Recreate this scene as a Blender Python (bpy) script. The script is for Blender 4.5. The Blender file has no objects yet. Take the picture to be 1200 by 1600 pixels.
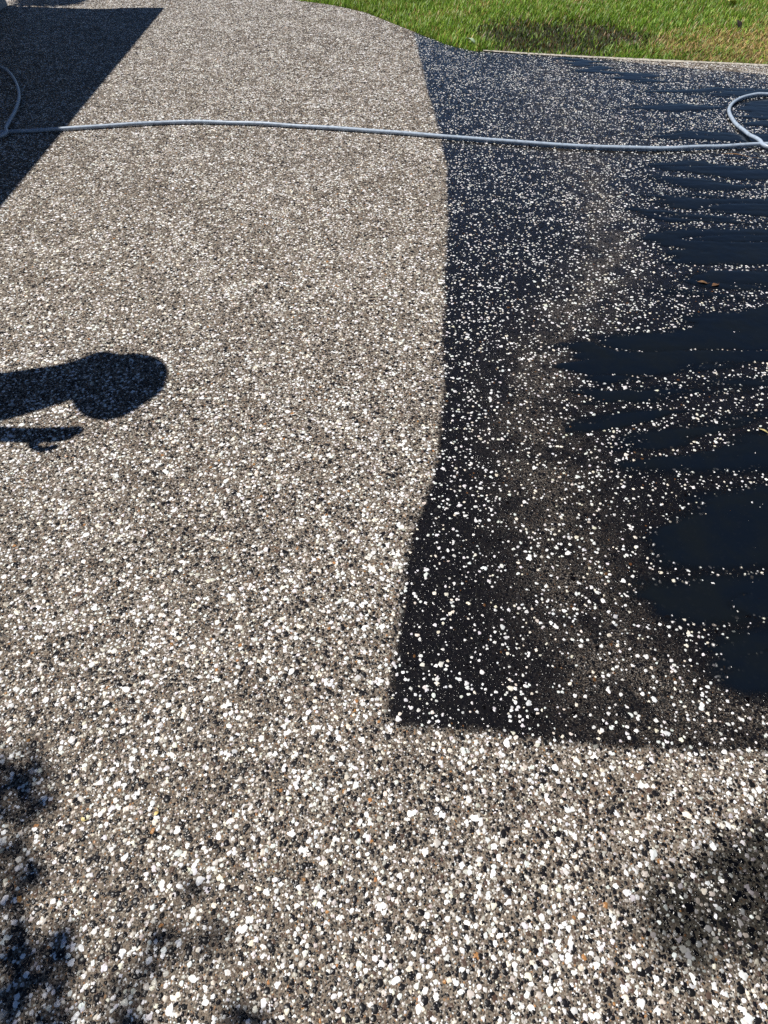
import bpy, bmesh, math, random
import numpy as np
from mathutils import Vector, Matrix, noise as mnoise
random.seed(7); rng = np.random.default_rng(11)
R = math.radians
scene = bpy.context.scene
COL = scene.collection

# ------------------------------------------------------------------ camera
CAM_H = 1.25; F = 950.0; HORIZON = -320.0            # focal length in pixels of a 1200 x 1600 frame
PITCH = math.atan((800 - HORIZON) / F)
cd = bpy.data.cameras.new('camera'); cam = bpy.data.objects.new('camera', cd); COL.objects.link(cam)
cd.sensor_fit = 'HORIZONTAL'; cd.sensor_width = 36; cd.lens = 36 * F / 1200
cd.clip_start = 0.02; cd.clip_end = 2000
cam.location = (0, 0, CAM_H); cam.rotation_euler = (math.pi / 2 - PITCH, 0, 0)
scene.camera = cam

# ------------------------------------------------------------------ light
SUN_EL = R(64); SHADOW_DIR = Vector((1, -0.14, 0)).normalized()      # sun stands over the house on the left
COT = 1 / math.tan(SUN_EL)
world = bpy.data.worlds.new('World'); scene.world = world; world.use_nodes = True
wn = world.node_tree; bg = wn.nodes['Background']
sky = wn.nodes.new('ShaderNodeTexSky'); sky.sky_type = 'NISHITA'; sky.sun_disc = False
sky.sun_elevation = SUN_EL; sky.sun_rotation = math.atan2(-SHADOW_DIR.x, -SHADOW_DIR.y)
sky.air_density = 0.7; sky.dust_density = 0.0; sky.ozone_density = 5.0
wn.links.new(sky.outputs[0], bg.inputs[0]); bg.inputs[1].default_value = 0.05
sd = bpy.data.lights.new('sun', 'SUN'); sun = bpy.data.objects.new('sun', sd); COL.objects.link(sun)
sd.energy = 5.0; sd.angle = R(0.53); sd.color = (1.0, 0.955, 0.89)
light_dir = Vector((SHADOW_DIR.x * math.cos(SUN_EL), SHADOW_DIR.y * math.cos(SUN_EL), -math.sin(SUN_EL)))
sun.rotation_euler = light_dir.to_track_quat('-Z', 'Y').to_euler(); sun.location = (-6, 1, 12)
vs = scene.view_settings
vs.view_transform = 'Standard'; vs.look = 'None'; vs.gamma = 1.0; vs.use_curve_mapping = False; vs.exposure = 0.35
scene.cycles.max_bounces = 6; scene.cycles.use_denoising = False

# ------------------------------------------------------------------ helpers
cp, sp = math.cos(PITCH), math.sin(PITCH)
def ground(px, py, z=0.0):
    """where the sight line of a photograph pixel meets the driveway"""
    u = (px - 600) / F; v = (800 - py) / F
    d = Vector((u, cp + v * sp, -sp + v * cp)); t = (z - CAM_H) / d.z
    return Vector((d.x * t, d.y * t, z))
def gpoly(pts): return np.array([ground(*p)[:2] for p in pts])
def cast_from(p, z):
    """the point at height z whose shadow falls on ground point p"""
    return Vector((p.x - SHADOW_DIR.x * COT * z, p.y - SHADOW_DIR.y * COT * z, z))
def seg_dist(P, a, b):
    ab = b - a; t = np.clip(((P - a) @ ab) / max(ab @ ab, 1e-12), 0, 1)
    return np.linalg.norm(P - a - t[:, None] * ab, axis=1)
def line_dist(P, poly):
    return np.min([seg_dist(P, poly[i], poly[i + 1]) for i in range(len(poly) - 1)], axis=0)
def poly_sd(P, poly):
    """signed distance, positive inside"""
    n = len(poly); d = np.full(len(P), 1e9); ins = np.zeros(len(P), bool)
    for i in range(n):
        a, b = poly[i], poly[(i + 1) % n]
        d = np.minimum(d, seg_dist(P, a, b))
        c = (a[1] > P[:, 1]) != (b[1] > P[:, 1])
        with np.errstate(divide='ignore', invalid='ignore'):
            x = (b[0] - a[0]) * (P[:, 1] - a[1]) / (b[1] - a[1]) + a[0]
        ins ^= c & (P[:, 0] < x)
    return np.where(ins, d, -d)
def vnoise(x, y, seed=0):
    """smooth value noise, about -1..1"""
    def h(i, j):
        n = (i.astype(np.int64) * 374761393 + j.astype(np.int64) * 668265263 + seed * 974711) & 0xffffffff
        n = ((n ^ (n >> 13)) * 1274126177) & 0xffffffff
        return ((n ^ (n >> 16)) & 0xffff) / 32767.5 - 1
    i = np.floor(x); j = np.floor(y); fx = x - i; fy = y - j
    fx = fx * fx * (3 - 2 * fx); fy = fy * fy * (3 - 2 * fy)
    return (h(i, j) * (1 - fx) + h(i + 1, j) * fx) * (1 - fy) + (h(i, j + 1) * (1 - fx) + h(i + 1, j + 1) * fx) * fy
def fbm(x, y, seed=0, o=3):
    s = 0; a = 1; t = 0
    for k in range(o):
        s = s + a * vnoise(x * 2 ** k, y * 2 ** k, seed + k); t += a; a *= .5
    return s / t
def mesh_obj(name, V, Fc, mat=None, parent=None, smooth=True):
    me = bpy.data.meshes.new(name); me.from_pydata([tuple(v) for v in V], [], [tuple(f) for f in Fc]); me.update()
    if smooth: me.polygons.foreach_set('use_smooth', [True] * len(me.polygons))
    if mat: me.materials.append(mat)
    o = bpy.data.objects.new(name, me); COL.objects.link(o)
    if parent: o.parent = parent
    return o
def quick_mesh(name, V, quads):
    """numpy vertices and quads or triangles into a mesh"""
    me = bpy.data.meshes.new(name); n, k = quads.shape
    me.vertices.add(len(V)); me.vertices.foreach_set('co', np.ascontiguousarray(V, np.float32).ravel())
    me.loops.add(n * k); me.loops.foreach_set('vertex_index', np.ascontiguousarray(quads, np.int32).ravel())
    me.polygons.add(n); me.polygons.foreach_set('loop_start', np.arange(0, n * k, k, dtype=np.int32))
    me.update(calc_edges=True); me.validate(); return me
def attr(me, name, typ, dom, data):
    a = me.attributes.new(name, typ, dom)
    key = {'FLOAT': 'value', 'INT': 'value', 'FLOAT_VECTOR': 'vector', 'FLOAT_COLOR': 'color'}[typ]
    a.data.foreach_set(key, np.ascontiguousarray(data, np.int32 if typ == 'INT' else np.float32).ravel())
def tag(o, label=None, cat=None, group=None, kind=None):
    for k, v in (('label', label), ('category', cat), ('group', group), ('kind', kind)):
        if v: o[k] = v
    return o
def empty(name, loc=(0, 0, 0)):
    o = bpy.data.objects.new(name, None); COL.objects.link(o); o.location = loc; o.empty_display_size = .1; return o
def spline(pts, n=12):
    """Catmull-Rom through points"""
    P = [Vector(p) for p in pts]; P = [2 * P[0] - P[1]] + P + [2 * P[-1] - P[-2]]; out = []
    for i in range(1, len(P) - 2):
        a, b, c, d = P[i - 1:i + 3]
        for k in range(n):
            t = k / n
            out.append(.5 * ((2 * b) + (c - a) * t + (2 * a - 5 * b + 4 * c - d) * t * t + (3 * b - a - 3 * c + d) * t ** 3))
    out.append(P[-2]); return out
def tube(path, rad, seg=10, cap=True):
    V = []; Fc = []; n = len(path); up = Vector((0, 0, 1)); prev = None
    for i, p in enumerate(path):
        t = (path[min(i + 1, n - 1)] - path[max(i - 1, 0)]).normalized()
        if prev is None: s = t.cross(up if abs(t.z) < .9 else Vector((1, 0, 0))).normalized()
        else: s = (prev - t * prev.dot(t)).normalized()
        prev = s; u = s.cross(t); r = rad(i / (n - 1)) if callable(rad) else rad
        for k in range(seg):
            a = 2 * math.pi * k / seg; V.append(p + (s * math.cos(a) + u * math.sin(a)) * r)
    for i in range(n - 1):
        for k in range(seg):
            k2 = (k + 1) % seg; Fc.append((i * seg + k, i * seg + k2, (i + 1) * seg + k2, (i + 1) * seg + k))
    if cap: Fc.append(tuple(range(seg - 1, -1, -1))); Fc.append(tuple((n - 1) * seg + k for k in range(seg)))
    return V, Fc
def box(c, s, M=None):
    V = [Vector((c[0] + i * s[0] / 2, c[1] + j * s[1] / 2, c[2] + k * s[2] / 2)) for i in (-1, 1) for j in (-1, 1) for k in (-1, 1)]
    if M: V = [M @ v for v in V]
    return V, [(0, 1, 3, 2), (4, 6, 7, 5), (0, 4, 5, 1), (2, 3, 7, 6), (0, 2, 6, 4), (1, 5, 7, 3)]

class NT:
    """small shader-node builder"""
    def __init__(s, name):
        s.m = bpy.data.materials.new(name); s.m.use_nodes = True; s.t = s.m.node_tree; s.n = s.t.nodes
        s.b = s.n['Principled BSDF']
    def link(s, a, b): s.t.links.new(a, b)
    def put(s, sock, v):
        if hasattr(v, 'is_linked') or isinstance(v, bpy.types.NodeSocket): s.link(v, sock)
        else: sock.default_value = v
    def node(s, t, **kw):
        n = s.n.new(t)
        for k, v in kw.items(): setattr(n, k, v)
        return n
    def math(s, op, a, b=None, c=None, clamp=False):
        n = s.node('ShaderNodeMath', operation=op, use_clamp=clamp); s.put(n.inputs[0], a)
        if b is not None: s.put(n.inputs[1], b)
        if c is not None: s.put(n.inputs[2], c)
        return n.outputs[0]
    def range(s, v, a, b, c=0., d=1.):
        n = s.node('ShaderNodeMapRange', interpolation_type='SMOOTHSTEP'); s.put(n.inputs[0], v)
        for i, q in enumerate((a, b, c, d)): s.put(n.inputs[i + 1], q)
        return n.outputs[0]
    def mix(s, f, a, b, blend='MIX'):
        n = s.node('ShaderNodeMix', data_type='RGBA', blend_type=blend); s.put(n.inputs[0], f)
        for i, q in ((6, a), (7, b)): s.put(n.inputs[i], (*q, 1) if isinstance(q, tuple) and len(q) == 3 else q)
        return n.outputs[2]
    def pos(s): return s.node('ShaderNodeNewGeometry').outputs['Position']
    def obj(s): return s.node('ShaderNodeTexCoord').outputs['Object']
    def noise(s, v, scale, detail=3, rough=.55, out=0):
        n = s.node('ShaderNodeTexNoise'); s.link(v, n.inputs['Vector']); n.inputs['Scale'].default_value = scale
        n.inputs['Detail'].default_value = detail; n.inputs['Roughness'].default_value = rough; return n.outputs[out]
    def voro(s, v, scale, feature='F1', out='Color', rand=1.):
        n = s.node('ShaderNodeTexVoronoi', feature=feature); s.link(v, n.inputs['Vector']); n.inputs['Scale'].default_value = scale
        n.inputs['Randomness'].default_value = rand; return n.outputs[out]
    def ramp(s, v, stops, interp='LINEAR'):
        n = s.node('ShaderNodeValToRGB'); s.link(v, n.inputs[0]); e = n.color_ramp.elements; n.color_ramp.interpolation = interp
        while len(e) < len(stops): e.new(.5)
        for q, (p, c) in zip(e, stops): q.position = p; q.color = (*c, 1)
        return n.outputs[0]
    def attr(s, name, typ='GEOMETRY', out='Fac'):
        n = s.node('ShaderNodeAttribute', attribute_name=name, attribute_type=typ); return n.outputs[out]
    def bump(s, h, strength, dist, normal=None):
        n = s.node('ShaderNodeBump'); s.link(h, n.inputs['Height']); n.inputs['Strength'].default_value = strength
        n.inputs['Distance'].default_value = dist
        if normal: s.link(normal, n.inputs['Normal'])
        return n.outputs[0]
    def set(s, **kw):
        for k, v in kw.items(): s.put(s.b.inputs[k.replace('_', ' ')], (*v, 1) if isinstance(v, tuple) and len(v) == 3 else v)
        return s.m
def plain(name, c, rough=.6, grain=30., amt=.25, bump=.0):
    t = NT(name); p = t.obj(); n = t.noise(p, grain, 4)
    col = t.mix(t.range(n, .3, .7), tuple(x * (1 - amt) for x in c), tuple(min(1, x * (1 + amt)) for x in c))
    t.set(Base_Color=col, Roughness=rough)
    if bump: t.set(Normal=t.bump(n, .5, bump))
    return t.m

# ------------------------------------------------------------------ layout on the ground
EDGE = gpoly([(300, -34), (380, -14), (460, 0), (520, 8), (570, 19), (640, 47), (700, 70), (735, 79), (800, 83), (900, 89), (1050, 96), (1200, 103), (1400, 113)])
EDGE = np.vstack([[-12, 16], [EDGE[0][0] - 2.0, EDGE[0][1] + 2.2], EDGE, [9, EDGE[-1][1] - .6]])
def edge_y(X):
    return np.interp(X, EDGE[:, 0], EDGE[:, 1])
WET = np.vstack([gpoly([(646, 50), (665, 130), (685, 200), (697, 260), (700, 330), (694, 430), (692, 520), (690, 640), (680, 720), (655, 800),
                        (632, 900), (620, 1000), (608, 1100), (603, 1130), (700, 1140), (780, 1148), (900, 1157), (1000, 1165), (1200, 1174), (1500, 1186)]),
                 [[9, .4], [9, 5.2]], gpoly([(1400, 130), (1200, 117), (1100, 108), (1000, 99), (945, 92), (880, 84), (735, 72), (700, 62)])])
BAND = gpoly([(905, 250), (940, 330), (960, 400), (900, 490), (835, 600), (850, 740), (880, 870), (960, 1060), (1010, 1090), (1120, 1130), (1200, 1140)])
BAND3 = gpoly([(960, 92), (1050, 100), (1200, 108), (1300, 112)])
BAND2 = gpoly([(860, 100), (870, 150), (900, 210)])
PUD = [
 [(885, 88), (925, 91), (942, 104), (1010, 117), (1060, 131), (1000, 130), (940, 116), (900, 108), (880, 96)],
 [(1000, 209), (1060, 204), (1140, 207), (1260, 211), (1260, 226), (1120, 222), (1050, 219)],
 [(982, 258), (1040, 250), (1090, 248), (1150, 261), (1260, 266), (1260, 290), (1130, 281), (1060, 271), (1010, 265)],
 [(1012, 271), (1060, 275), (1130, 285), (1190, 300), (1100, 299), (1030, 283)],
 [(985, 317), (1040, 303), (1100, 302), (1260, 322), (1260, 350), (1140, 336), (1060, 325), (1010, 319)],
 [(980, 323), (1010, 322), (1070, 330), (1140, 341), (1200, 352), (1130, 352), (1040, 351), (1000, 338)],
 [(998, 359), (1060, 354), (1140, 356), (1280, 366), (1280, 414), (1140, 418), (1060, 416), (1030, 396), (1005, 379)],
 [(1050, 431), (1085, 421), (1150, 421), (1280, 425), (1280, 456), (1150, 460), (1090, 447)],
 [(1010, 452), (1060, 451), (1120, 458), (1190, 466), (1140, 471), (1060, 463)],
 [(868, 537), (920, 528), (1000, 522), (1060, 514), (1078, 498), (1130, 489), (1280, 475), (1280, 568), (1130, 577), (1040, 586), (950, 602), (905, 590), (885, 556)],
 [(910, 608), (1000, 607), (1060, 597), (1230, 588), (1230, 606), (1090, 614), (1010, 630), (930, 634)],
 [(885, 660), (960, 650), (1010, 638), (1080, 640), (1030, 660), (950, 674), (895, 672)],
 [(940, 704), (1000, 682), (1080, 662), (1150, 646), (1260, 644), (1260, 656), (1130, 680), (1080, 700), (1010, 713)],
 [(965, 724), (1060, 704), (1130, 690), (1260, 662), (1260, 728), (1100, 738), (1000, 737)],
 [(1005, 842), (1060, 802), (1120, 772), (1320, 740), (1320, 876), (1130, 897), (1060, 882), (1020, 862)],
 [(1000, 907), (1080, 906), (1320, 886), (1320, 968), (1200, 962), (1100, 972), (1030, 955)],
 [(1095, 1005), (1140, 978), (1320, 960), (1320, 1110), (1200, 1104), (1130, 1092), (1085, 1050)],
]
STAIN = gpoly([(1035, 1400), (1085, 1372), (1120, 1340), (1340, 1290), (1340, 1440), (1200, 1462), (1150, 1490), (1090, 1502), (1045, 1455)])
PUD += [[(1152, 165), (1180, 156), (1280, 153), (1280, 205), (1215, 214), (1180, 196), (1158, 182)],
        [(1010, 143), (1100, 136), (1280, 141), (1280, 149), (1140, 152)], [(960, 168), (1060, 160), (1130, 164), (1120, 172), (1030, 176)]]
PUDW = [gpoly(p) for p in PUD]
def wet_distance(P):
    return poly_sd(P, WET) + .012 * fbm(P[:, 0] * 9, P[:, 1] * 9, 3)
def stain(P):
    return poly_sd(P, STAIN) + .05 * fbm(P[:, 0] * 7, P[:, 1] * 7, 71, 4)
RIDGES = [gpoly(q) for q in (
 [(1000, 265), (1070, 272), (1150, 285), (1280, 296)], [(985, 320), (1050, 326), (1140, 337), (1280, 352)], [(1030, 353), (1090, 349), (1150, 353), (1280, 362)],
 [(1050, 418), (1100, 417), (1150, 420), (1280, 414)], [(1060, 443), (1110, 452), (1160, 459), (1280, 459)], [(960, 608), (1060, 591), (1130, 585), (1280, 564)],
 [(900, 641), (960, 633), (1050, 639), (1120, 632), (1280, 612)], [(930, 681), (1000, 666), (1060, 651), (1130, 640), (1280, 628)], [(960, 713), (1060, 706), (1120, 690), (1150, 670), (1280, 640)])]
def water_height(P):
    """height of the water surface over the mortar (m); below zero is dry"""
    x, y = P[:, 0], P[:, 1]
    # the water creeps to the left in thin fingers: warp mostly along x, quickly changing along y
    W = np.column_stack([x + (.06 + .035 * y) * fbm(x * 1.6, y * 17, 21, 4) + .02 * vnoise(x * 22, y * 60, 22), y + .018 * fbm(x * 5, y * 9, 23, 3)])
    best = np.full(len(P), -1.0)
    for k, q in enumerate(PUDW):
        lo, hi = q.min(0) - .3, q.max(0) + .3
        m = (W > lo).all(1) & (W < hi).all(1)
        if not m.any(): continue
        best[m] = np.maximum(best[m], np.clip((poly_sd(W[m], q) + (.026 if 9 <= k <= 15 else .012)) / .055, -1, 1))
    ridge = np.zeros(len(P))
    for q in RIDGES:
        d = line_dist(W * .5 + P * .5, q); ridge = np.maximum(ridge, np.exp(-(d / .013) ** 2))
    fine = np.clip(1 - np.abs(vnoise(x * 1.5 + .8 * vnoise(x * 2, y * 3, 4), y * 13, 33)) * 9, 0, 1)
    streak = fbm(x * 3.5 + 2 * vnoise(x, y, 4), y * 22, 31)
    speck = vnoise(x * 40, y * 60, 41)
    return np.where(best > -1, .0023 * best + np.clip(best, 0, 1) * (.0009 * streak + .0004 * speck - .0014 * fine) - .0030 * ridge, -.01)

# ------------------------------------------------------------------ materials of the driveway
def driveway_material():
    t = NT('exposed_aggregate_mortar'); p = t.pos()
    sand = t.noise(p, 420, 3, .7)
    cellc = t.voro(p, 330); cell = t.node('ShaderNodeSeparateColor'); t.link(cellc, cell.inputs[0])
    cd_ = t.voro(p, 330, out='Distance')
    tan = t.ramp(sand, [(.32, (.022, .017, .013)), (.44, (.105, .089, .070)), (.58, (.20, .173, .140)), (.75, (.42, .385, .33))])
    grit = t.ramp(cell.outputs[0], [(0, (.03, .026, .024)), (.22, (.10, .07, .05)), (.36, (.17, .13, .095)), (.6, (.24, .195, .15)), (.83, (.52, .49, .45)), (.97, (.33, .18, .08))], 'CONSTANT')
    dry = t.mix(t.math('MULTIPLY', t.range(cd_, .75, .45), .75), tan, grit)
    stain = t.noise(p, 2.3, 4, .6)
    dry = t.mix(t.range(stain, .35, .7, 0, .45), dry, t.mix(1., dry, (.72, .68, .62), 'MULTIPLY'))
    wd = t.math('ADD', t.attr('wet_distance'), t.math('MULTIPLY', t.math('SUBTRACT', t.noise(p, 55, 4, .65), .5), .05))
    wet = t.range(wd, -.012, .012)
    bnoise = t.noise(p, 9, 4, .6)
    drying = t.math('MULTIPLY', t.attr('drying'), t.range(bnoise, .3, .62))
    drying = t.math('MULTIPLY', drying, t.range(t.noise(p, 300, 2), .42, .62))
    wet = t.math('MULTIPLY', wet, t.math('SUBTRACT', 1., t.math('MULTIPLY', drying, .75)))
    col = t.mix(wet, dry, t.mix(1., dry, (.032, .030, .032), 'MULTIPLY'))
    damp = t.math('MULTIPLY', t.range(t.math('ADD', t.attr('damp'), t.math('MULTIPLY', t.math('SUBTRACT', t.noise(p, 28, 4, .65), .5), 1.1)), .25, .75), .93)
    col = t.mix(damp, col, t.mix(1., dry, (.035, .036, .022), 'MULTIPLY'))
    hgt = t.math('ADD', sand, t.math('MULTIPLY', cd_, -.6))
    rough = t.range(wet, 0., 1., .9, .2)
    t.set(Base_Color=col, Roughness=rough, Specular_IOR_Level=t.range(wet, 0., 1., .35, .12), Coat_Weight=wet, Coat_Roughness=.2, Normal=t.bump(t.math('MULTIPLY', hgt, t.range(wet, 0., 1., 1., .2)), .7, .0012))
    t.link(t.bump(t.noise(p, 45, 3), .3, .002), t.b.inputs['Coat Normal'])
    return t.m
def stone_material(name, inst=True, c=(.8, .8, .78), wet=0., hold=1.):
    t = NT(name); p = t.pos()
    col = t.attr('stone_color', 'INSTANCER', 'Color') if inst else c
    w = t.attr('stone_wet', 'INSTANCER') if inst else wet
    keep = t.attr('stone_keep', 'INSTANCER') if inst else hold      # how much of its colour a stone keeps when wet
    n = t.noise(p, 260, 4, .6); n2 = t.noise(p, 900, 2, .6)
    base = t.mix(t.range(n, .35, .68, 0, .32), col, t.mix(1., col, (.55, .5, .44), 'MULTIPLY'))
    base = t.mix(t.range(n2, .60, .75, 0, .03), base, (.30, .26, .21))
    dark = t.math('MULTIPLY', w, t.math('SUBTRACT', 1., keep))
    base = t.mix(dark, base, t.mix(1., base, (.025, .024, .024), 'MULTIPLY'))
    t.set(Base_Color=base, Specular_IOR_Level=.2, Roughness=t.range(w, 0., 1., .28, .18) if inst else (.30 - .1 * wet), Normal=t.bump(n, .3, .0008))
    return t.m
M_DRIVE = driveway_material(); M_STONE = stone_material('aggregate_stone')

# ------------------------------------------------------------------ driveway slab
xs = np.unique(np.concatenate([np.linspace(-11, -4, 15), np.arange(-4, 4.6, .04), np.linspace(4.6, 8.8, 15)]).round(4))
ts = np.concatenate([[0], np.linspace(.14, 1, 210)])
Y0 = -4.0; EY = edge_y(xs) + .012 * fbm(xs * 3, xs * 0, 5)
GX, T = np.meshgrid(xs, ts); GY = Y0 + T * (np.interp(GX[0], xs, EY)[None, :] - Y0)
P = np.column_stack([GX.ravel(), GY.ravel()])
nx, ny = len(xs), len(ts)
topz = .004 * fbm(P[:, 0] * .8, P[:, 1] * .8, 8) * 0
V = np.column_stack([P, topz])
I = np.arange(nx * ny).reshape(ny, nx)
Q = np.column_stack([I[:-1, :-1].ravel(), I[:-1, 1:].ravel(), I[1:, 1:].ravel(), I[1:, :-1].ravel()])
lip = V[I[-1]] + [0, .012, -.008]; low = V[I[-1]] + [0, .014, -.12]                    # rounded lip and side towards the lawn
n0 = len(V); V = np.vstack([V, lip, low]); L1 = n0 + np.arange(nx); L2 = L1 + nx
Q = np.vstack([Q, np.column_stack([I[-1, :-1], I[-1, 1:], L1[1:], L1[:-1]]), np.column_stack([L1[:-1], L1[1:], L2[1:], L2[:-1]])])
me = quick_mesh('driveway', V, Q)
PA = V[:, :2]
attr(me, 'wet_distance', 'FLOAT', 'POINT', wet_distance(PA))
def drying(P):
    return np.clip(np.exp(-(line_dist(P, BAND) / .13) ** 2) + .7 * np.exp(-(line_dist(P, BAND2) / .35) ** 2) + 1.2 * np.exp(-(line_dist(P, BAND3) / .35) ** 2), 0, 1)
attr(me, 'damp', 'FLOAT', 'POINT', np.clip((stain(PA) + .085) / .12, 0, 1))
attr(me, 'drying', 'FLOAT', 'POINT', drying(PA))
me.polygons.foreach_set('use_smooth', [True] * len(me.polygons)); me.materials.append(M_DRIVE)
drive = bpy.data.objects.new('driveway', me); COL.objects.link(drive); tag(drive, kind='structure')

# pale concrete margin along the lawn
ex = np.arange(.75, 4.6, .06); ey = edge_y(ex)
M_RIM = plain('pale_concrete', (.38, .35, .30), .9, 60, .45, .002)
V = []; Fc = []
for i, (x, y) in enumerate(zip(ex, ey)):
    w = .002 + .022 * max(0, min(1, x - .6)) + .006 * math.sin(x * 7) + .008 * random.random()
    V += [(x, y - w + .014, .0022), (x, y + .024, .0045), (x, y + .034, -.02), (x, y + .034, -.12)]
    if i: 
        for k in range(3): Fc.append((4 * i - 4 + k, 4 * i + k, 4 * i + k + 1, 4 * i - 3 + k))
tag(mesh_obj('driveway_edge', V, Fc, M_RIM), kind='structure')

# ------------------------------------------------------------------ aggregate stones
def visible(P, m=.22):
    zc = P[:, 1] * cp + CAM_H * sp
    return (np.abs(P[:, 0]) < .64 * zc + m) & (P[:, 1] > -.25)
def jitter_grid(d, x0, x1, y0, y1, j=.42):
    X, Y = np.meshgrid(np.arange(x0, x1, d), np.arange(y0, y1, d * .866)); X = X + (np.arange(X.shape[0]) % 2)[:, None] * d / 2
    return np.column_stack([X.ravel(), Y.ravel()]) + rng.uniform(-j, j, (X.size, 2)) * d
BIG = jitter_grid(.0104, -5, 5, -.25, 8.3)
BIG = BIG[visible(BIG)]; BIG = BIG[(BIG[:, 1] < edge_y(BIG[:, 0]) - .012)]
BIG = BIG[rng.random(len(BIG)) < .93]
rad = np.clip(rng.lognormal(math.log(.0034), .40, len(BIG)), .0019, .0096)
SMALL = jitter_grid(.0056, -2, 2, -.2, 2.3)
SMALL = SMALL[visible(SMALL, .1)]; SMALL = SMALL[(rng.random(len(SMALL)) < .35) | (poly_sd(SMALL, WET) < .01)]; SMALL = SMALL[rng.random(len(SMALL)) < .85 * np.clip((2.3 - SMALL[:, 1]) / .8, 0, 1)]
srad = np.clip(rng.lognormal(math.log(.0016), .30, len(SMALL)), .0009, .0029)
P = np.vstack([BIG, SMALL]); rr = np.concatenate([rad, srad]); big = np.arange(len(P)) < len(BIG); n = len(P)
clump = .5 * fbm(P[:, 0] * 11, P[:, 1] * 11, 51, 3) + .5 * vnoise(P[:, 0] * 38, P[:, 1] * 38, 57)
u = rng.random(n)
pw = np.clip(.35 + .46 * clump, .05, .85); pg = .09
kind = np.select([u < pw, u < pw + pg, u < pw + pg + .06, u < pw + pg + .066], [0, 1, 2, 3], 4)     # white, grey, brown, orange, black
kind[~big] = np.select([u[~big] < .17, u[~big] < .29, u[~big] < .50, u[~big] < .51], [0, 1, 2, 3], 4)
rr = np.where((kind == 0) & big, rr * rng.uniform(.96, 1.27, n), np.where(kind == 4, rr * 1.12, rr)); rr = np.where(poly_sd(P, WET) > 0, rr * .88, rr)
base = np.array([(.84, .845, .84), (.46, .43, .39), (.09, .06, .045), (.34, .17, .065), (.010, .0095, .011)])[kind]
col = np.clip(base * rng.uniform(.78, 1.12, n)[:, None] * (1 + rng.uniform(-.05, .05, (n, 3))), .004, .88)
tint = np.where(kind == 0, rng.beta(5, 1.3, n), 1.)[:, None]; creamy = (rng.random(n) < .18)[:, None] & (kind == 0)[:, None]
col = np.clip(col * (.5 + .5 * tint) * np.where(creamy, [1.0, .93, .80], [1., 1., 1.]), .004, .88)
keep = np.array([.96, .0, .0, .3, .6])[kind] * rng.uniform(.85, 1.02, n)
keep = np.where((kind == 0) & (rng.random(n) < np.where(big, .30, .82)), .0, keep)                   # dusty whites turn dark when wet
sdirt = np.clip((stain(P) + .085) / .12 + .6 * vnoise(P[:, 0] * 26, P[:, 1] * 26, 77) * .5, 0, 1); sdirt = sdirt * sdirt * (3 - 2 * sdirt)
sdirt *= poly_sd(P, STAIN) > -.16; keep = np.where(rng.random(n) < .96 * sdirt, np.where(kind == 0, rng.uniform(0, .10, n), 0), keep)
wd = wet_distance(P); swet = np.maximum(np.clip((wd + .008) / .014, 0, 1), .9 * sdirt)
ar = rng.uniform(.72, 1.45, n); hz = rng.uniform(.34, .5, n)
scl = np.column_stack([rr * np.sqrt(ar), rr / np.sqrt(ar), rr * hz])
proud = np.where(big, rng.uniform(.0004, .0014, n), rng.uniform(.0002, .0008, n))
zc_ = proud - scl[:, 2]
rot = np.column_stack([rng.uniform(-.25, .25, n), rng.uniform(-.25, .25, n), rng.uniform(0, 6.283, n)])
idx = np.where(big, rng.integers(0, 7, n), rng.integers(7, 10, n))

# the largest pebbles in front of the lens are objects of their own
depth = P[:, 1] * cp + CAM_H * sp
vpix = 800 - F * ((P[:, 1] * sp - CAM_H * cp) / depth)
upix = 600 + F * P[:, 0] / depth
size = np.where((vpix > 10) & (vpix < 1590) & (upix > 10) & (upix < 1190) & (water_height(P) < .0005) & (stain(P) < -.12), rr * np.sqrt(ar) / depth, 0)
size = np.where(kind == 4, size * 1.04, size)
pick = np.argsort(-size)[:300]
def pebble_mesh(name, seed, mat):
    bm = bmesh.new(); bmesh.ops.create_icosphere(bm, subdivisions=2, radius=1)
    for v in bm.verts:
        q = v.co * .95 + Vector((seed * 7.1, seed * 3.3, 1)); v.co *= 1 + .34 * mnoise.noise(q) + .08 * mnoise.noise(q * 2.6)
    for f in bm.faces: f.smooth = True
    m_ = bpy.data.meshes.new(name); bm.to_mesh(m_); bm.free(); m_.materials.append(mat); return m_
KN = ['white', 'grey', 'brown', 'orange', 'black']
pm = {}
for i in pick:
    k = int(kind[i]); w = int(swet[i] > .5); s_ = int(idx[i]) % 4
    if (k, w, s_) not in pm:
        mk = f"{KN[k]}_pebble_{'wet' if w else 'dry'}"
        mt = bpy.data.materials.get(mk) or stone_material(mk, False, [(.82, .825, .82), (.48, .45, .41), (.15, .105, .075), (.34, .17, .065), (.010, .0095, .011)][k], float(w), [.96, .12, .1, .35, .6][k])
        pm[(k, w, s_)] = pebble_mesh('pebble', s_ + 5 * k, mt)
    o = bpy.data.objects.new('pebble', pm[(k, w, s_)]); COL.objects.link(o); o.parent = drive
    o.location = (P[i, 0], P[i, 1], zc_[i]); o.rotation_euler = rot[i]; o.scale = scl[i]
ok = np.ones(n, bool); ok[pick] = False
me = bpy.data.meshes.new('aggregate_stones'); me.vertices.add(int(ok.sum()))
me.vertices.foreach_set('co', np.column_stack([P, zc_])[ok].astype(np.float32).ravel())
attr(me, 'stone_scale', 'FLOAT_VECTOR', 'POINT', scl[ok]); attr(me, 'stone_rotation', 'FLOAT_VECTOR', 'POINT', rot[ok])
attr(me, 'stone_shape', 'INT', 'POINT', idx[ok]); attr(me, 'stone_wet', 'FLOAT', 'POINT', swet[ok]); attr(me, 'stone_keep', 'FLOAT', 'POINT', keep[ok])
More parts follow.
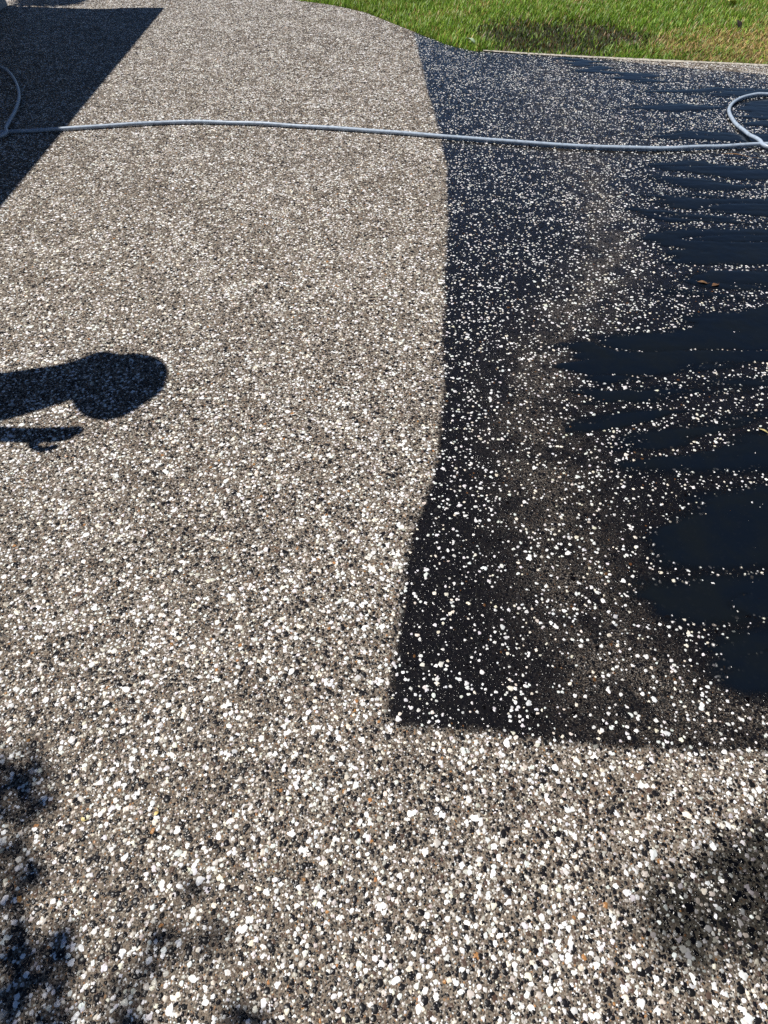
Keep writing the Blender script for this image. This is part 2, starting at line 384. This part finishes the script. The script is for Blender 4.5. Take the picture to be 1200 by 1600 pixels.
attr(me, 'stone_color', 'FLOAT_COLOR', 'POINT', np.column_stack([col, np.ones(n)])[ok])
stones = bpy.data.objects.new('aggregate_stones', me); COL.objects.link(stones)
tag(stones, 'black and white pebbles set in the exposed aggregate driveway', 'gravel', kind='stuff')
g = bpy.data.node_groups.new('scatter_stones', 'GeometryNodeTree')
g.interface.new_socket('Geometry', in_out='INPUT', socket_type='NodeSocketGeometry')
g.interface.new_socket('Geometry', in_out='OUTPUT', socket_type='NodeSocketGeometry')
gi = g.nodes.new('NodeGroupInput'); go = g.nodes.new('NodeGroupOutput')
def gn(t, **kw):
    q = g.nodes.new(t)
    for k, v in kw.items(): setattr(q, k, v)
    return q
join = gn('GeometryNodeJoinGeometry')
for k in range(9, -1, -1):
    ico = gn('GeometryNodeMeshIcoSphere'); ico.inputs['Radius'].default_value = 1; ico.inputs['Subdivisions'].default_value = 3 if k < 7 else 2
    po = gn('GeometryNodeInputPosition'); ad = gn('ShaderNodeVectorMath', operation='ADD'); ad.inputs[1].default_value = (k * 5.3, k * 2.7, k * 1.9)
    nz = gn('ShaderNodeTexNoise'); nz.inputs['Scale'].default_value = 1.1; nz.inputs['Detail'].default_value = 1.5
    su = gn('ShaderNodeVectorMath', operation='SUBTRACT'); su.inputs[1].default_value = (.5, .5, .5)
    sc = gn('ShaderNodeVectorMath', operation='SCALE'); sc.inputs['Scale'].default_value = 1.35
    st = gn('GeometryNodeSetPosition'); sm = gn('GeometryNodeSetShadeSmooth'); mt = gn('GeometryNodeSetMaterial'); mt.inputs['Material'].default_value = M_STONE
    gt = gn('GeometryNodeGeometryToInstance')
    for a, b in ((po.outputs[0], ad.inputs[0]), (ad.outputs[0], nz.inputs['Vector']), (nz.outputs['Color'], su.inputs[0]), (su.outputs[0], sc.inputs[0]),
                 (ico.outputs['Mesh'], st.inputs['Geometry']), (sc.outputs[0], st.inputs['Offset']), (st.outputs[0], sm.inputs[0]), (sm.outputs[0], mt.inputs[0]),
                 (mt.outputs[0], gt.inputs[0]), (gt.outputs[0], join.inputs[0])): g.links.new(a, b)
iop = gn('GeometryNodeInstanceOnPoints'); iop.inputs['Pick Instance'].default_value = True
def na(name, typ):
    q = gn('GeometryNodeInputNamedAttribute', data_type=typ); q.inputs['Name'].default_value = name; return q.outputs[0]
e2r = gn('FunctionNodeEulerToRotation')
for a, b in ((gi.outputs[0], iop.inputs['Points']), (join.outputs[0], iop.inputs['Instance']), (na('stone_shape', 'INT'), iop.inputs['Instance Index']),
             (na('stone_scale', 'FLOAT_VECTOR'), iop.inputs['Scale']), (na('stone_rotation', 'FLOAT_VECTOR'), e2r.inputs[0]), (e2r.outputs[0], iop.inputs['Rotation']),
             (iop.outputs[0], go.inputs[0])): g.links.new(a, b)
stones.modifiers.new('scatter', 'NODES').node_group = g

# ------------------------------------------------------------------ standing water
def water_material():
    t = NT('murky_water'); p = t.pos()
    d = t.attr('depth')
    rip = t.noise(p, 26, 3, .5); fine = t.noise(p, 150, 2, .5)
    h = t.math('ADD', rip, t.math('MULTIPLY', fine, .25))
    silt = t.noise(p, 7, 4, .6)
    c = t.mix(t.range(silt, .35, .7), (.0032, .0055, .0100), (.0050, .0068, .0085))  # bluish base puts some of the sky reflection into the water colour
    t.set(Base_Color=c, Roughness=.06, IOR=1.33, Normal=t.bump(h, .22, .004), Alpha=t.range(d, .0, .0019, .25, .965))
    return t.m
gx = np.arange(.55, 4.4, .008); gy = np.arange(.02, 6.3, .010)
GX, GY = np.meshgrid(gx, gy); PW = np.column_stack([GX.ravel(), GY.ravel()])
H = np.full(len(PW), -.01)
zc = PW[:, 1] * cp + CAM_H * sp; vis = np.abs(PW[:, 0]) < .80 * zc + .1
H[vis] = water_height(PW[vis])
I = np.arange(len(PW)).reshape(len(gy), len(gx))
Q = np.column_stack([I[:-1, :-1].ravel(), I[:-1, 1:].ravel(), I[1:, 1:].ravel(), I[1:, :-1].ravel()])
Q = Q[(H[Q] > 0.0).any(1)]
used, inv = np.unique(Q, return_inverse=True); Q = inv.reshape(-1, 4)
me = quick_mesh('puddle', np.column_stack([PW, np.minimum(np.maximum(H, -.001), .0030)])[used], Q)
attr(me, 'depth', 'FLOAT', 'POINT', np.maximum(H[used], 0))
me.polygons.foreach_set('use_smooth', [True] * len(me.polygons)); me.materials.append(water_material())
pud = bpy.data.objects.new('puddle_water', me); COL.objects.link(pud); tag(pud, kind='structure')

# ------------------------------------------------------------------ lawn
def lawn_material():
    t = NT('lawn_soil'); p = t.pos()
    n = t.noise(p, 3, 4); f = t.noise(p, 160, 3, .7)
    c = t.mix(t.range(f, .35, .65), (.016, .02, .008), (.04, .055, .016))
    c = t.mix(t.range(n, .45, .7, 0, .5), c, (.035, .026, .014))
    t.set(Base_Color=c, Roughness=.95, Normal=t.bump(f, .6, .01)); return t.m
V, Fc = [], []
lx = np.concatenate([[-600, -60], np.arange(-12, 9.1, .15), [60, 600]])
for x in lx:
    e = float(edge_y(np.array([min(max(x, -12), 9)]))[0])
    for yy, z in ((e + .02, -.035), (e + .3, -.022), (e + 2, -.01), (e + 8, .0), (900, .0)): V.append((x, yy, z))
m5 = len(lx)
for i in range(m5 - 1):
    for k in range(4): Fc.append((5 * i + k, 5 * i + 5 + k, 5 * i + 6 + k, 5 * i + 1 + k))
tag(mesh_obj('lawn', V, Fc, lawn_material()), kind='structure')
tag(mesh_obj('ground', [(-900, -900, -.13), (900, -900, -.13), (900, 900, -.13), (-900, 900, -.13)], [(0, 1, 2, 3)], plain('soil', (.10, .08, .05), .95, 2, .3)), kind='structure')

DARKP = gpoly([(740, 45), (800, 33), (900, 34), (985, 48), (1010, 60), (960, 76), (880, 84), (800, 76), (760, 60)])
BROWNP = gpoly([(1020, 70), (1070, 52), (1130, 42), (1300, 40), (1300, 108), (1150, 98), (1080, 84)])
NB = 270000
bx_ = rng.uniform(-2.2, 5.2, NB); by_ = rng.uniform(5.0, 9.8, NB)
e = edge_y(bx_); okb = (by_ > e + .016 + .02 * rng.random(NB)) & (by_ < e + 4.5) & (np.abs(bx_) < .66 * (by_ * cp + CAM_H * sp) + .4) & (by_ < 9.2)
bx_, by_ = bx_[okb], by_[okb]; B = np.column_stack([bx_, by_]); nb = len(B)
dk = np.clip(poly_sd(B, DARKP) / .25 + .6 + .6 * fbm(bx_ * 6, by_ * 6, 61), 0, 1)
br = np.clip(poly_sd(B, BROWNP) / .35 + .45 + .9 * fbm(bx_ * 5, by_ * 5, 62), 0, 1)
br = np.maximum(br, np.clip(fbm(bx_ * 2.2, by_ * 2.2, 64) * 1.6 - .55, 0, .6))
keepb = rng.random(nb) > .45 * dk; B, dk, br = B[keepb], dk[keepb], br[keepb]; nb = len(B); bx_, by_ = B[:, 0], B[:, 1]
eb = by_ - edge_y(bx_)
hb = rng.uniform(.018, .060, nb) * (1 - .35 * dk) * (1 - .35 * br) * np.where(eb < .12, 1.15, 1) * (1 + .35 * fbm(bx_ * 8, by_ * 8, 66))
wb = rng.uniform(.0018, .0040, nb); az = rng.uniform(0, 6.283, nb); lean = rng.uniform(.15, .95, nb) * hb * (1 + br)
tx, ty = np.cos(az), np.sin(az); sx_, sy_ = -ty, tx
zb = -.035 + .013 * np.clip(eb / .3, 0, 1) + .012 * np.clip(eb / 2, 0, 1)
def row(f, wf, hf):
    c = np.column_stack([bx_ + tx * lean * f, by_ + ty * lean * f, zb + hb * hf]); o = np.column_stack([sx_ * wb * wf, sy_ * wb * wf, np.zeros(nb)])
    return c - o, c + o
a0, a1 = row(0, .8, 0); b0, b1 = row(.35, 1, .6); c0, c1 = row(1, .12, 1.)
V = np.stack([a0, a1, b0, b1, c0, c1], 1).reshape(-1, 3); k = np.arange(nb)[:, None] * 6
Q = np.vstack([k + [0, 1, 3, 2], k + [2, 3, 5, 4]])
me = quick_mesh('grass', V, Q)
green = np.array([.085, .20, .016]); lime = np.array([.28, .42, .045]); straw = np.array([.46, .32, .12]); dark = np.array([.030, .045, .010]); rust = np.array([.13, .065, .022])
q = rng.random(nb)[:, None]; cb = green * (1 - q) + lime * q
cb = np.where((rng.random(nb) < .13 + .6 * br)[:, None], straw * rng.uniform(.55, 1.1, nb)[:, None], cb)
cb = np.where((rng.random(nb) < .72 * dk)[:, None], np.where((rng.random(nb) < .3)[:, None], rust, dark), cb)
cb = cb * rng.uniform(.55, 1.55, nb)[:, None] * (1 + .2 * fbm(bx_ * 1.7, by_ * 1.7, 68))[:, None]
attr(me, 'blade_color', 'FLOAT_COLOR', 'POINT', np.column_stack([np.repeat(cb, 6, 0), np.ones(nb * 6)]))
t = NT('grass_blade'); t.set(Base_Color=t.attr('blade_color', out='Color'), Roughness=.5, Subsurface_Weight=0.)
tr = t.node('ShaderNodeBsdfTranslucent'); t.link(t.attr('blade_color', out='Color'), tr.inputs[0])
mx = t.node('ShaderNodeMixShader'); mx.inputs[0].default_value = .3; t.link(t.b.outputs[0], mx.inputs[1]); t.link(tr.outputs[0], mx.inputs[2])
t.link(mx.outputs[0], t.n['Material Output'].inputs[0]); me.materials.append(t.m)
gr = bpy.data.objects.new('grass', me); COL.objects.link(gr); tag(gr, 'short green lawn grass with dry brown patches beyond the driveway', 'grass', kind='stuff')

# ------------------------------------------------------------------ hose
HR = .0100
def hz_(pts, z=HR + .003): return [ground(a, b, z) for a, b in pts]
main = hz_([(1200, 225), (1110, 229), (1020, 231.5), (900, 228), (800, 221), (700, 213.5), (600, 205.5), (480, 197.5), (380, 192), (280, 190.5), (190, 195), (100, 201), (30, 205)])
L = ground(-60, 208, HR + .003)
left = [Vector((L.x - .35, L.y + .10, HR)), Vector((L.x - .62, L.y + .50, HR))] + hz_([(-130, 116), (-70, 101), (-20, 100), (8, 108), (24, 127), (30, 150), (24, 172), (10, 197)], HR + .012)
left += [ground(-6, 214, HR * 3 + .002), Vector((L.x - .2, L.y - .35, HR + .01)), Vector((L.x - .7, L.y - .6, HR)), Vector((L.x - 1.6, L.y - .3, HR)), Vector((L.x - 2.2, L.y + .2, .3))]
right = hz_([(1200, 147), (1172, 149), (1149, 158), (1139, 172), (1147, 190), (1166, 207)], HR + .003)
Rr = ground(1230, 222, HR)
right_far = [Vector((Rr.x + 1.3, Rr.y + .45, HR)), Vector((Rr.x + .75, Rr.y + 1.1, HR))] + [ground(1260, 149, HR + .003)] + right + [ground(1186, 219, HR * 2.2), ground(1215, 234, HR * 1.6), Vector((Rr.x + .35, Rr.y - .35, HR)), Vector((Rr.x + 1.2, Rr.y - .55, HR))]
path_main = [Vector((Rr.x + 1.9, Rr.y - .05, HR)), Vector((Rr.x + 1.1, Rr.y + .12, HR)), Vector((Rr.x + .45, Rr.y + .03, HR * 1.1))] + main + [L]
path = spline(right_far[::1], 14)
# one hose: the far loop on the right runs on into the long line across the driveway and ends in the coil on the left
whole = spline(right_far + [Vector((Rr.x + 2.0, Rr.y - .45, HR))] + path_main + left, 16)
for i, p_ in enumerate(whole): p_.z += .0015 * math.sin(i * .37) * (0.5 + .5 * math.sin(i * .051))
t = NT('hose_plastic'); p = t.pos(); nn = t.noise(p, 55, 4, .6)
t.set(Base_Color=t.mix(t.range(nn, .42, .75), (.35, .42, .51), (.22, .26, .31)), Roughness=.32, Normal=t.bump(t.noise(p, 300, 2), .15, .001))
Vh, Fh = tube(whole, HR, 12)
hose = mesh_obj('garden_hose', Vh, Fh, t.m)
tag(hose, 'pale blue grey hose lying across the whole driveway', 'hose')

# ------------------------------------------------------------------ house on the left, out of frame but for its corner
S1, S2 = ground(255, 12), ground(0, 320)
along = (S1 - S2).normalized(); out = Vector((along.y, -along.x, 0))          # out: from the wall towards the driveway
EAVE = 2.35
corner_eave = cast_from(S1, EAVE)
wall_pt = ground(6, 11); over = (corner_eave - wall_pt).dot(out) - .07
base = corner_eave - out * (over + .07); base.z = 0                                    # foot of the wall below the gable end
LEN, DEEP, VERGE = 5.0, 5.6, .05
M = Matrix(((out.x, along.x, 0, base.x), (out.y, along.y, 0, base.y), (0, 0, 1, 0), (0, 0, 0, 1)))
house = empty('house', base)
tag(house, 'pale house wall with overhanging roof at the top left corner', 'house')
def hpart(name, c, s, mat, parent=house):
    V, Fc = box(c, s, Matrix.Translation(-base) @ M); return mesh_obj(name, V, Fc, mat, parent, False)
M_WALL = plain('painted_wall', (.62, .63, .64), .8, 40, .06, .001); M_TRIM = plain('white_trim', (.75, .75, .73), .5, 20, .05)
M_ROOF = plain('roof_sheet', (.17, .17, .18), .45, 12, .2); M_GUT = plain('gutter_metal', (.55, .56, .57), .4, 20, .08)
wl = hpart('wall', (-DEEP / 2, -LEN / 2 - VERGE, EAVE / 2 - .02), (DEEP, LEN - VERGE, EAVE - .04), M_WALL)
hpart('plinth', (-DEEP / 2, -LEN / 2 - VERGE, .06), (DEEP + .03, LEN - VERGE + .03, .22), plain('plinth_render', (.4, .39, .37), .9, 30, .15))
w = hpart('window', (.012, -2.6, 1.45), (.05, 1.3, 1.0), M_TRIM); hpart('pane', (.04, -2.6, 1.45), (.012, 1.18, .88), plain('dark_glass', (.03, .035, .04), .05, 1, .05), w)
hpart('fascia', (over - .02, -LEN / 2, EAVE - .09), (.03, LEN, .16), M_TRIM)
hpart('soffit', (over / 2 - .02, -LEN / 2, EAVE - .155), (over - .04, LEN - .01, .02), M_TRIM)
hpart('gutter', (over + .045, -LEN / 2, EAVE - .055), (.09, LEN - .01, .09), M_GUT)
hpart('downpipe', (.05, -LEN + .35, 1.1), (.07, .09, 2.15), M_GUT)
run = DEEP / 2 + over; rise = run * math.tan(R(20))
V = [(over + .05, 0, EAVE), (-DEEP / 2, 0, EAVE + rise), (-DEEP - over, 0, EAVE), (over + .06, -LEN - .1, EAVE), (-DEEP / 2, -LEN - .1, EAVE + rise), (-DEEP - over, -LEN - .1, EAVE)]
V = V + [(x, y, z + .05) for x, y, z in V]
roof = mesh_obj('roof', [M @ Vector(v) - base for v in V], [(0, 1, 4, 3), (1, 2, 5, 4), (6, 9, 10, 7), (7, 10, 11, 8), (0, 6, 7, 1), (1, 7, 8, 2), (3, 4, 10, 9), (4, 5, 11, 10), (0, 3, 9, 6), (2, 8, 11, 5)], M_ROOF, house, False)

# ------------------------------------------------------------------ leaves for trees and shrubs
def leaf_cloud(centres, size, seed):
    """leaf-sized quads folded along the midrib; centres: (point, radius, count)"""
    rg = random.Random(seed); V = []; Fc = []
    for c, r, k in centres:
        c = Vector(c)
        for _ in range(k):
            d = Vector((rg.gauss(0, 1), rg.gauss(0, 1), rg.gauss(0, .7))); d = d.normalized() * r * rg.random() ** .45 if d.length else d
            M3 = Matrix.Rotation(rg.uniform(0, 6.28), 3, 'Z') @ Matrix.Rotation(rg.gauss(0, .6), 3, 'X') @ Matrix.Rotation(rg.gauss(0, .5), 3, 'Y')
            l = size * rg.uniform(.7, 1.25); b = len(V)
            for q in ((0, 0, 0), (-.28, .45, .07), (0, .5, 0), (.28, .45, .07), (0, 1, -.08)): V.append(c + d + M3 @ (Vector(q) * l))
            Fc += [(b, b + 2, b + 1), (b, b + 3, b + 2), (b + 1, b + 2, b + 4), (b + 2, b + 3, b + 4)]
    return V, Fc
t = NT('tree_leaf'); q = t.noise(t.obj(), 6, 3); c_ = t.mix(t.range(q, .35, .65), (.035, .065, .02), (.075, .12, .03)); t.set(Base_Color=c_, Roughness=.45); M_LEAF = t.m
M_BARK = plain('bark', (.16, .12, .085), .9, 25, .4, .01)

tb = Vector((-3.35, -.75, -.12)); tree = empty('leafy_tree', tb)
tag(tree, 'small leafy tree beside the house whose dappled shade falls at bottom left', 'tree')
spots = [((42, 1232), .075, 3.0), ((8, 1215), .06, 3.0), ((15, 1375), .055, 3.1), ((-8, 1420), .07, 3.1), ((30, 1535), .06, 2.9), ((55, 1575), .06, 2.9), ((55, 1500), .05, 2.9),
         ((300, 1392), .014, 3.3), ((335, 1450), .018, 3.3), ((225, 1490), .022, 3.2), ((270, 1460), .02, 3.2), ((390, 1600), .035, 3.1), ((180, 1622), .05, 3.1)]
cent = []; Vb = []; Fb = []
def limb(pts, r0, r1):
    global Vb, Fb
    V_, F_ = tube(spline(pts, 6), lambda q: r0 * (1 - q) + r1 * q, 8); b = len(Vb); Vb += V_; Fb += [tuple(i + b for i in f) for f in F_]
fork = tb + Vector((.12, .1, 1.75))
limb([tb, tb + Vector((.05, .02, .8)), fork], .085, .055)
hub = Vector((-2.55, -.2, 2.75))
limb([fork, fork + Vector((.35, .25, .55)), hub], .05, .02)
for (px, rad_, z) in spots:
    c = cast_from(ground(*px), z); cent.append((c, rad_, int(2 + 9000 * rad_ * rad_)))
    limb([hub, (hub + c) / 2 + Vector((0, 0, .06)), c], .006, .0015)
rg = random.Random(5)
for k in range(46):
    a = rg.uniform(0, 6.28); rr_ = rg.uniform(.1, 1.0); c = Vector((-3.75 + .9 * rr_ * math.cos(a), -.9 + 1.1 * rr_ * math.sin(a), 3.0 + rg.uniform(-.6, .8)))
    cent.append((c, rg.uniform(.14, .28), 60))
    if k % 3 == 0: limb([fork, (fork + c) / 2 + Vector((0, 0, .1)), c], .02, .004)
for o_ in (mesh_obj('trunk', [v - tb for v in Vb], Fb, M_BARK, tree),): pass
V_, F_ = leaf_cloud([(c - tb, r_, k_) for c, r_, k_ in cent], .045, 3); mesh_obj('crown', V_, F_, M_LEAF, tree, False)

sb = cast_from(ground(82, 1), 2.55); sb.z = -.1; shade_tree = empty('added_shade_tree', sb)  # unseen tree added to cast the dark strip at the far left
tag(shade_tree, 'added slim dark tree, unseen behind the house corner, casting the dark strip at the top left', 'tree')
V_, F_ = tube(spline([Vector((0, 0, 0)), Vector((.03, .02, .9)), Vector((-.02, .03, 1.8)), Vector((0, 0, 2.9))], 6), lambda q: .03 * (1 - q) + .006, 8); mesh_obj('trunk', V_, F_, M_BARK, shade_tree)
cl = []
for k in range(80):
    z = rg.uniform(2.15, 3.1); a = rg.uniform(0, 6.28); r_ = rg.uniform(0, .24); cl.append((Vector((.4 * r_ * math.cos(a), r_ * math.sin(a), z)), .12, 70))
V_, F_ = leaf_cloud(cl, .05, 9); mesh_obj('crown', V_, F_, M_LEAF, shade_tree, False)

# ------------------------------------------------------------------ person standing left of the frame (only the shadow is in view)
HEADZ = 1.58
hs = cast_from(ground(196, 601), HEADZ + .05)                 # centre of the head
px0, py0 = hs.x - .34, hs.y                                   # leaning forward, towards +x
pb = Vector((px0 - .20, py0 - .10, 0)); person = empty('person', pb)
tag(person, 'person in sun hat and blue shirt leaning forward whose head shadow falls on the driveway', 'person')
def skin_obj(name, nodes, edges, mat, parent, sub=2):
    """nodes: name -> (point, radius)"""
    me = bpy.data.meshes.new(name); bm = bmesh.new(); lay = bm.verts.layers.skin.verify(); vm = {}
    for k, (p_, r_) in nodes.items():
        v = bm.verts.new(Vector(p_) - pb); v[lay].radius = (r_, r_) if not isinstance(r_, tuple) else r_; vm[k] = v
    first = True
    for a, b in edges: bm.edges.new((vm[a], vm[b]))
    list(vm.values())[0][lay].use_root = True
    bm.to_mesh(me); bm.free(); me.materials.append(mat)
    o = bpy.data.objects.new(name, me); COL.objects.link(o); o.parent = parent
    s_ = o.modifiers.new('skin', 'SKIN'); s_.use_smooth_shade = True
    o.modifiers.new('sub', 'SUBSURF').levels = sub; o.modifiers['sub'].render_levels = sub
    return o
X, Y = pb.x, pb.y
hand_tip = cast_from(ground(122, 676), 1.22); wrist = hand_tip - Vector((.165, .01, .005)); elbow = wrist - Vector((.22, .0, .10))
N = {'pelvis': ((X, Y, .93), .13), 'waist': ((X + .06, Y, 1.06), .12), 'chest': ((X + .16, Y, 1.22), .13), 'neck': ((X + .35, Y + .055, 1.40), .07), 'throat': ((hs.x - .03, hs.y, 1.50), .056),
     'head': ((hs.x, hs.y, HEADZ - .01), (.082, .092)), 'crown': ((hs.x - .005, hs.y, HEADZ + .10), (.068, .078)), 'nose': ((hs.x + .095, hs.y, HEADZ + .0), .014),
     'ls': ((X + .15, Y + .16, 1.29), .055), 'le': ((X + .07, Y + .25, 1.08), .045), 'lw': ((X + .15, Y + .24, .85), .03), 'lh': ((X + .17, Y + .235, .77), (.02, .042)),
     'rs': ((X + .15, Y - .16, 1.29), .055), 're': (elbow, .05), 'rw': (wrist, .034), 'rh': (wrist + Vector((.06, 0, 0)), (.044, .022)),
     'lhip': ((X, Y + .09, .86), .085), 'lk': ((X + .02, Y + .10, .48), .06), 'la': ((X - .01, Y + .10, .08), .042), 'lt': ((X + .15, Y + .11, .035), .035),
     'rhip': ((X, Y - .09, .86), .085), 'rk': ((X + .03, Y - .10, .48), .06), 'ra': ((X + .01, Y - .10, .08), .042), 'rt': ((X + .17, Y - .11, .035), .035)}
E = [('pelvis', 'waist'), ('waist', 'chest'), ('chest', 'neck'), ('neck', 'throat'), ('throat', 'head'), ('head', 'crown'), ('head', 'nose'),
     ('chest', 'ls'), ('ls', 'le'), ('le', 'lw'), ('lw', 'lh'), ('chest', 'rs'), ('rs', 're'), ('re', 'rw'), ('rw', 'rh'),
     ('pelvis', 'lhip'), ('lhip', 'lk'), ('lk', 'la'), ('la', 'lt'), ('pelvis', 'rhip'), ('rhip', 'rk'), ('rk', 'ra'), ('ra', 'rt')]
def finger(nm, root, pts, r_):
    last = root
    for k, p_ in enumerate(pts): N[f'{nm}{k}'] = (p_, r_ * (1 - .12 * k)); E.append((last, f'{nm}{k}')); last = f'{nm}{k}'
hp = wrist + Vector((.06, 0, 0)); lh = Vector(N['lh'][0])
for k, (oy, ln) in enumerate(((.026, .075), (.009, .085), (-.009, .08), (-.026, .062))):
    finger(f'rf{k}', 'rh', [hp + Vector((.04, oy, .004)), hp + Vector((.04 + ln * .55, oy * .95 + .006, .008)), hp + Vector((.04 + ln, oy * .6 + .016, -.006))], .0115)
    finger(f'lf{k}', 'lh', [lh + Vector((oy, .0, -.045)), lh + Vector((oy + .005, 0, -.045 - ln * .5)), lh + Vector((oy + .02, 0, -.045 - ln * .9))], .0095)
finger('rtb', 'rh', [hp + Vector((-.01, -.05, .0)), hp + Vector((.03, -.068, .0)), hp + Vector((.07, -.045, .0))], .016)
finger('ltb', 'lh', [lh + Vector((.03, -.01, -.01)), lh + Vector((.045, -.015, -.045))], .011)
M_SKIN = plain('skin', (.55, .34, .25), .5, 30, .08)
skin_obj('body', N, E, M_SKIN, person)
def sub_skin(name, keys, grow, mat):
    nn_ = {k: (N[k][0], tuple(x + grow for x in N[k][1]) if isinstance(N[k][1], tuple) else N[k][1] + grow) for k in keys}
    return skin_obj(name, nn_, [e_ for e_ in E if e_[0] in nn_ and e_[1] in nn_], mat, person)
sub_skin('shirt', ['waist', 'pelvis', 'chest', 'neck', 'ls', 'le', 'rs', 're'], .014, plain('blue_shirt', (.08, .13, .25), .85, 60, .15))
sub_skin('trousers', ['pelvis', 'lhip', 'lk', 'la', 'rhip', 'rk', 'ra'], .02, plain('grey_trousers', (.09, .09, .10), .9, 60, .2))
sub_skin('shoe', ['la', 'lt'], .012, plain('shoe_leather', (.04, .03, .025), .6, 30, .2)); sub_skin('shoe', ['ra', 'rt'], .012, bpy.data.materials['shoe_leather'])
# soft sun hat: crown and drooping brim
prof = [(.001, .185), (.06, .18), (.092, .15), (.102, .09), (.106, .055), (.14, .045), (.168, .03), (.172, .024), (.14, .038), (.103, .046)]
Vh = []; Fh = []; ns = 32
for r_, z in prof:
    for k in range(ns):
        a = 2 * math.pi * k / ns; wob = 1 + (.02 * math.sin(2 * a - .9) + .025 * math.sin(3 * a)) * (r_ > .12)
        p_ = Vector((r_ * wob * math.cos(a) * .92, r_ * wob * math.sin(a) * 1.0, z + (.008 * math.sin(3 * a) if r_ > .12 else 0)))
        Vh.append(Matrix.Rotation(R(6), 3, 'Y') @ p_ + Vector((hs.x, hs.y, HEADZ - .02)) - pb)
for i in range(len(prof) - 1):
    for k in range(ns): Fh.append((i * ns + k, i * ns + (k + 1) % ns, (i + 1) * ns + (k + 1) % ns, (i + 1) * ns + k))
hat = mesh_obj('sun_hat', Vh, Fh, plain('straw_hat', (.45, .36, .22), .9, 80, .2), person)

# neck flap added to the hat, shaped to widen the neck shadow
Vf = []; Ff = []; nu, nv = 14, 11
for i in range(nu):
    q = i / (nu - 1)
    for j in range(nv):
        w_ = (j / (nv - 1) - .5) * 2; half = .098 + .055 * q + .02 * math.exp(-((q - .2) / .15) ** 2)
        Vf.append(Vector((hs.x - .07 - .30 * q + .05 * (abs(w_) ** 2) * (1 - q), hs.y + .055 + .03 * math.exp(-((q - .2) / .15) ** 2) - .175 * q + w_ * half, HEADZ + .03 - .17 * q - .05 * w_ * w_ + .006 * math.sin(7 * w_ + 5 * q))) - pb)
for i in range(nu - 1):
    for j in range(nv - 1): Ff.append((i * nv + j, i * nv + j + 1, (i + 1) * nv + j + 1, (i + 1) * nv + j))
fl = mesh_obj('added_neck_flap', Vf, Ff, bpy.data.materials['straw_hat'], hat); fl.modifiers.new('thick', 'SOLIDIFY').thickness = .003

# ------------------------------------------------------------------ leaves and bits lying about
def leaf(name, px, z, length, rz, tilt, curl, c, label, wide=.3, cat='leaf', group=None):
    p_ = ground(px[0], px[1], 0); V = []; Fc = []; nl = 9
    for i in range(nl):
        q = i / (nl - 1); w = wide * length * (math.sin(math.pi * min(1, q * 1.02 + .02)) ** .75) * (1 - .25 * q) + .0006
        zz = curl * length * math.sin(q * 2.6)
        for s_ in (-1, -.5, 0, .5, 1): V.append(Vector((w * s_, (q - .5) * length, zz + abs(s_) * w * .28 + .05 * w * math.sin(9 * q + s_ * 3))))
    for i in range(nl - 1):
        for k in range(4): Fc.append((i * 5 + k, i * 5 + k + 1, i * 5 + 6 + k, i * 5 + 5 + k))
    mt = NT(name + '_tissue'); nn_ = mt.noise(mt.obj(), 90, 3); mt.set(Base_Color=mt.mix(mt.range(nn_, .35, .7), c, tuple(x * .6 for x in c)), Roughness=.5)
    o = mesh_obj(name, V, Fc, mt.m); o.modifiers.new('thick', 'SOLIDIFY').thickness = .0006
    o.location = (p_.x, p_.y, z); o.rotation_euler = (tilt, .15, rz); tag(o, label, cat, group)
    V_, F_ = tube(spline([Vector((0, -length * .5, 0)), Vector((.003, -length * .62, .002)), Vector((.008, -length * .75, .001))], 4), .0007, 6); mesh_obj('stalk', V_, F_, mt.m, o)
    return o
leaf('fallen_leaf', (735, 67), .012, .085, .9, .2, .1, (.42, .55, .36), 'pale green leaf lying where the driveway meets the lawn', .36)
leaf('fallen_leaf', (1140, 13), .035, .10, 2.1, .3, .12, (.70, .66, .16), 'pale yellow leaf lying on the green lawn', .40)
leaf('fallen_leaf', (1150, 45), .02, .10, .3, .5, .2, (.03, .02, .015), 'dark clod on the brown patch of lawn, shaped as a curled leaf', .28)  # a clod, built with the leaf mesh
leaf('fallen_leaf', (1192, 676), .006, .028, 1.0, .1, .1, (.62, .52, .22), 'narrow straw coloured leaf floating at the right edge puddle', .14)
leaf('fallen_leaf', (1097, 443), .0035, .04, 1.3, .03, .05, (.20, .11, .05), 'left of two brown leaves lying in a puddle', .3)
leaf('fallen_leaf', (1117, 447), .0035, .035, 2.0, .03, .06, (.15, .075, .03), 'right of two brown leaves lying in a puddle', .35)
leaf('fallen_leaf', (1150, 246), .006, .16, 1.45, .05, .05, (.25, .14, .06), 'thin brown stick, shaped as a long leaf, just below the hose on the right', .07)  # a stick, built with the leaf mesh
leaf('flower_petal', (131, 1281), .004, .009, .8, .1, .1, (.7, .58, .25), 'left one of two yellow petals on the dry pebbles', .3, 'petal')
leaf('flower_petal', (245, 1272), .004, .009, 2.4, .1, .1, (.7, .52, .2), 'right one of two yellow petals on the dry pebbles', .35, 'petal')
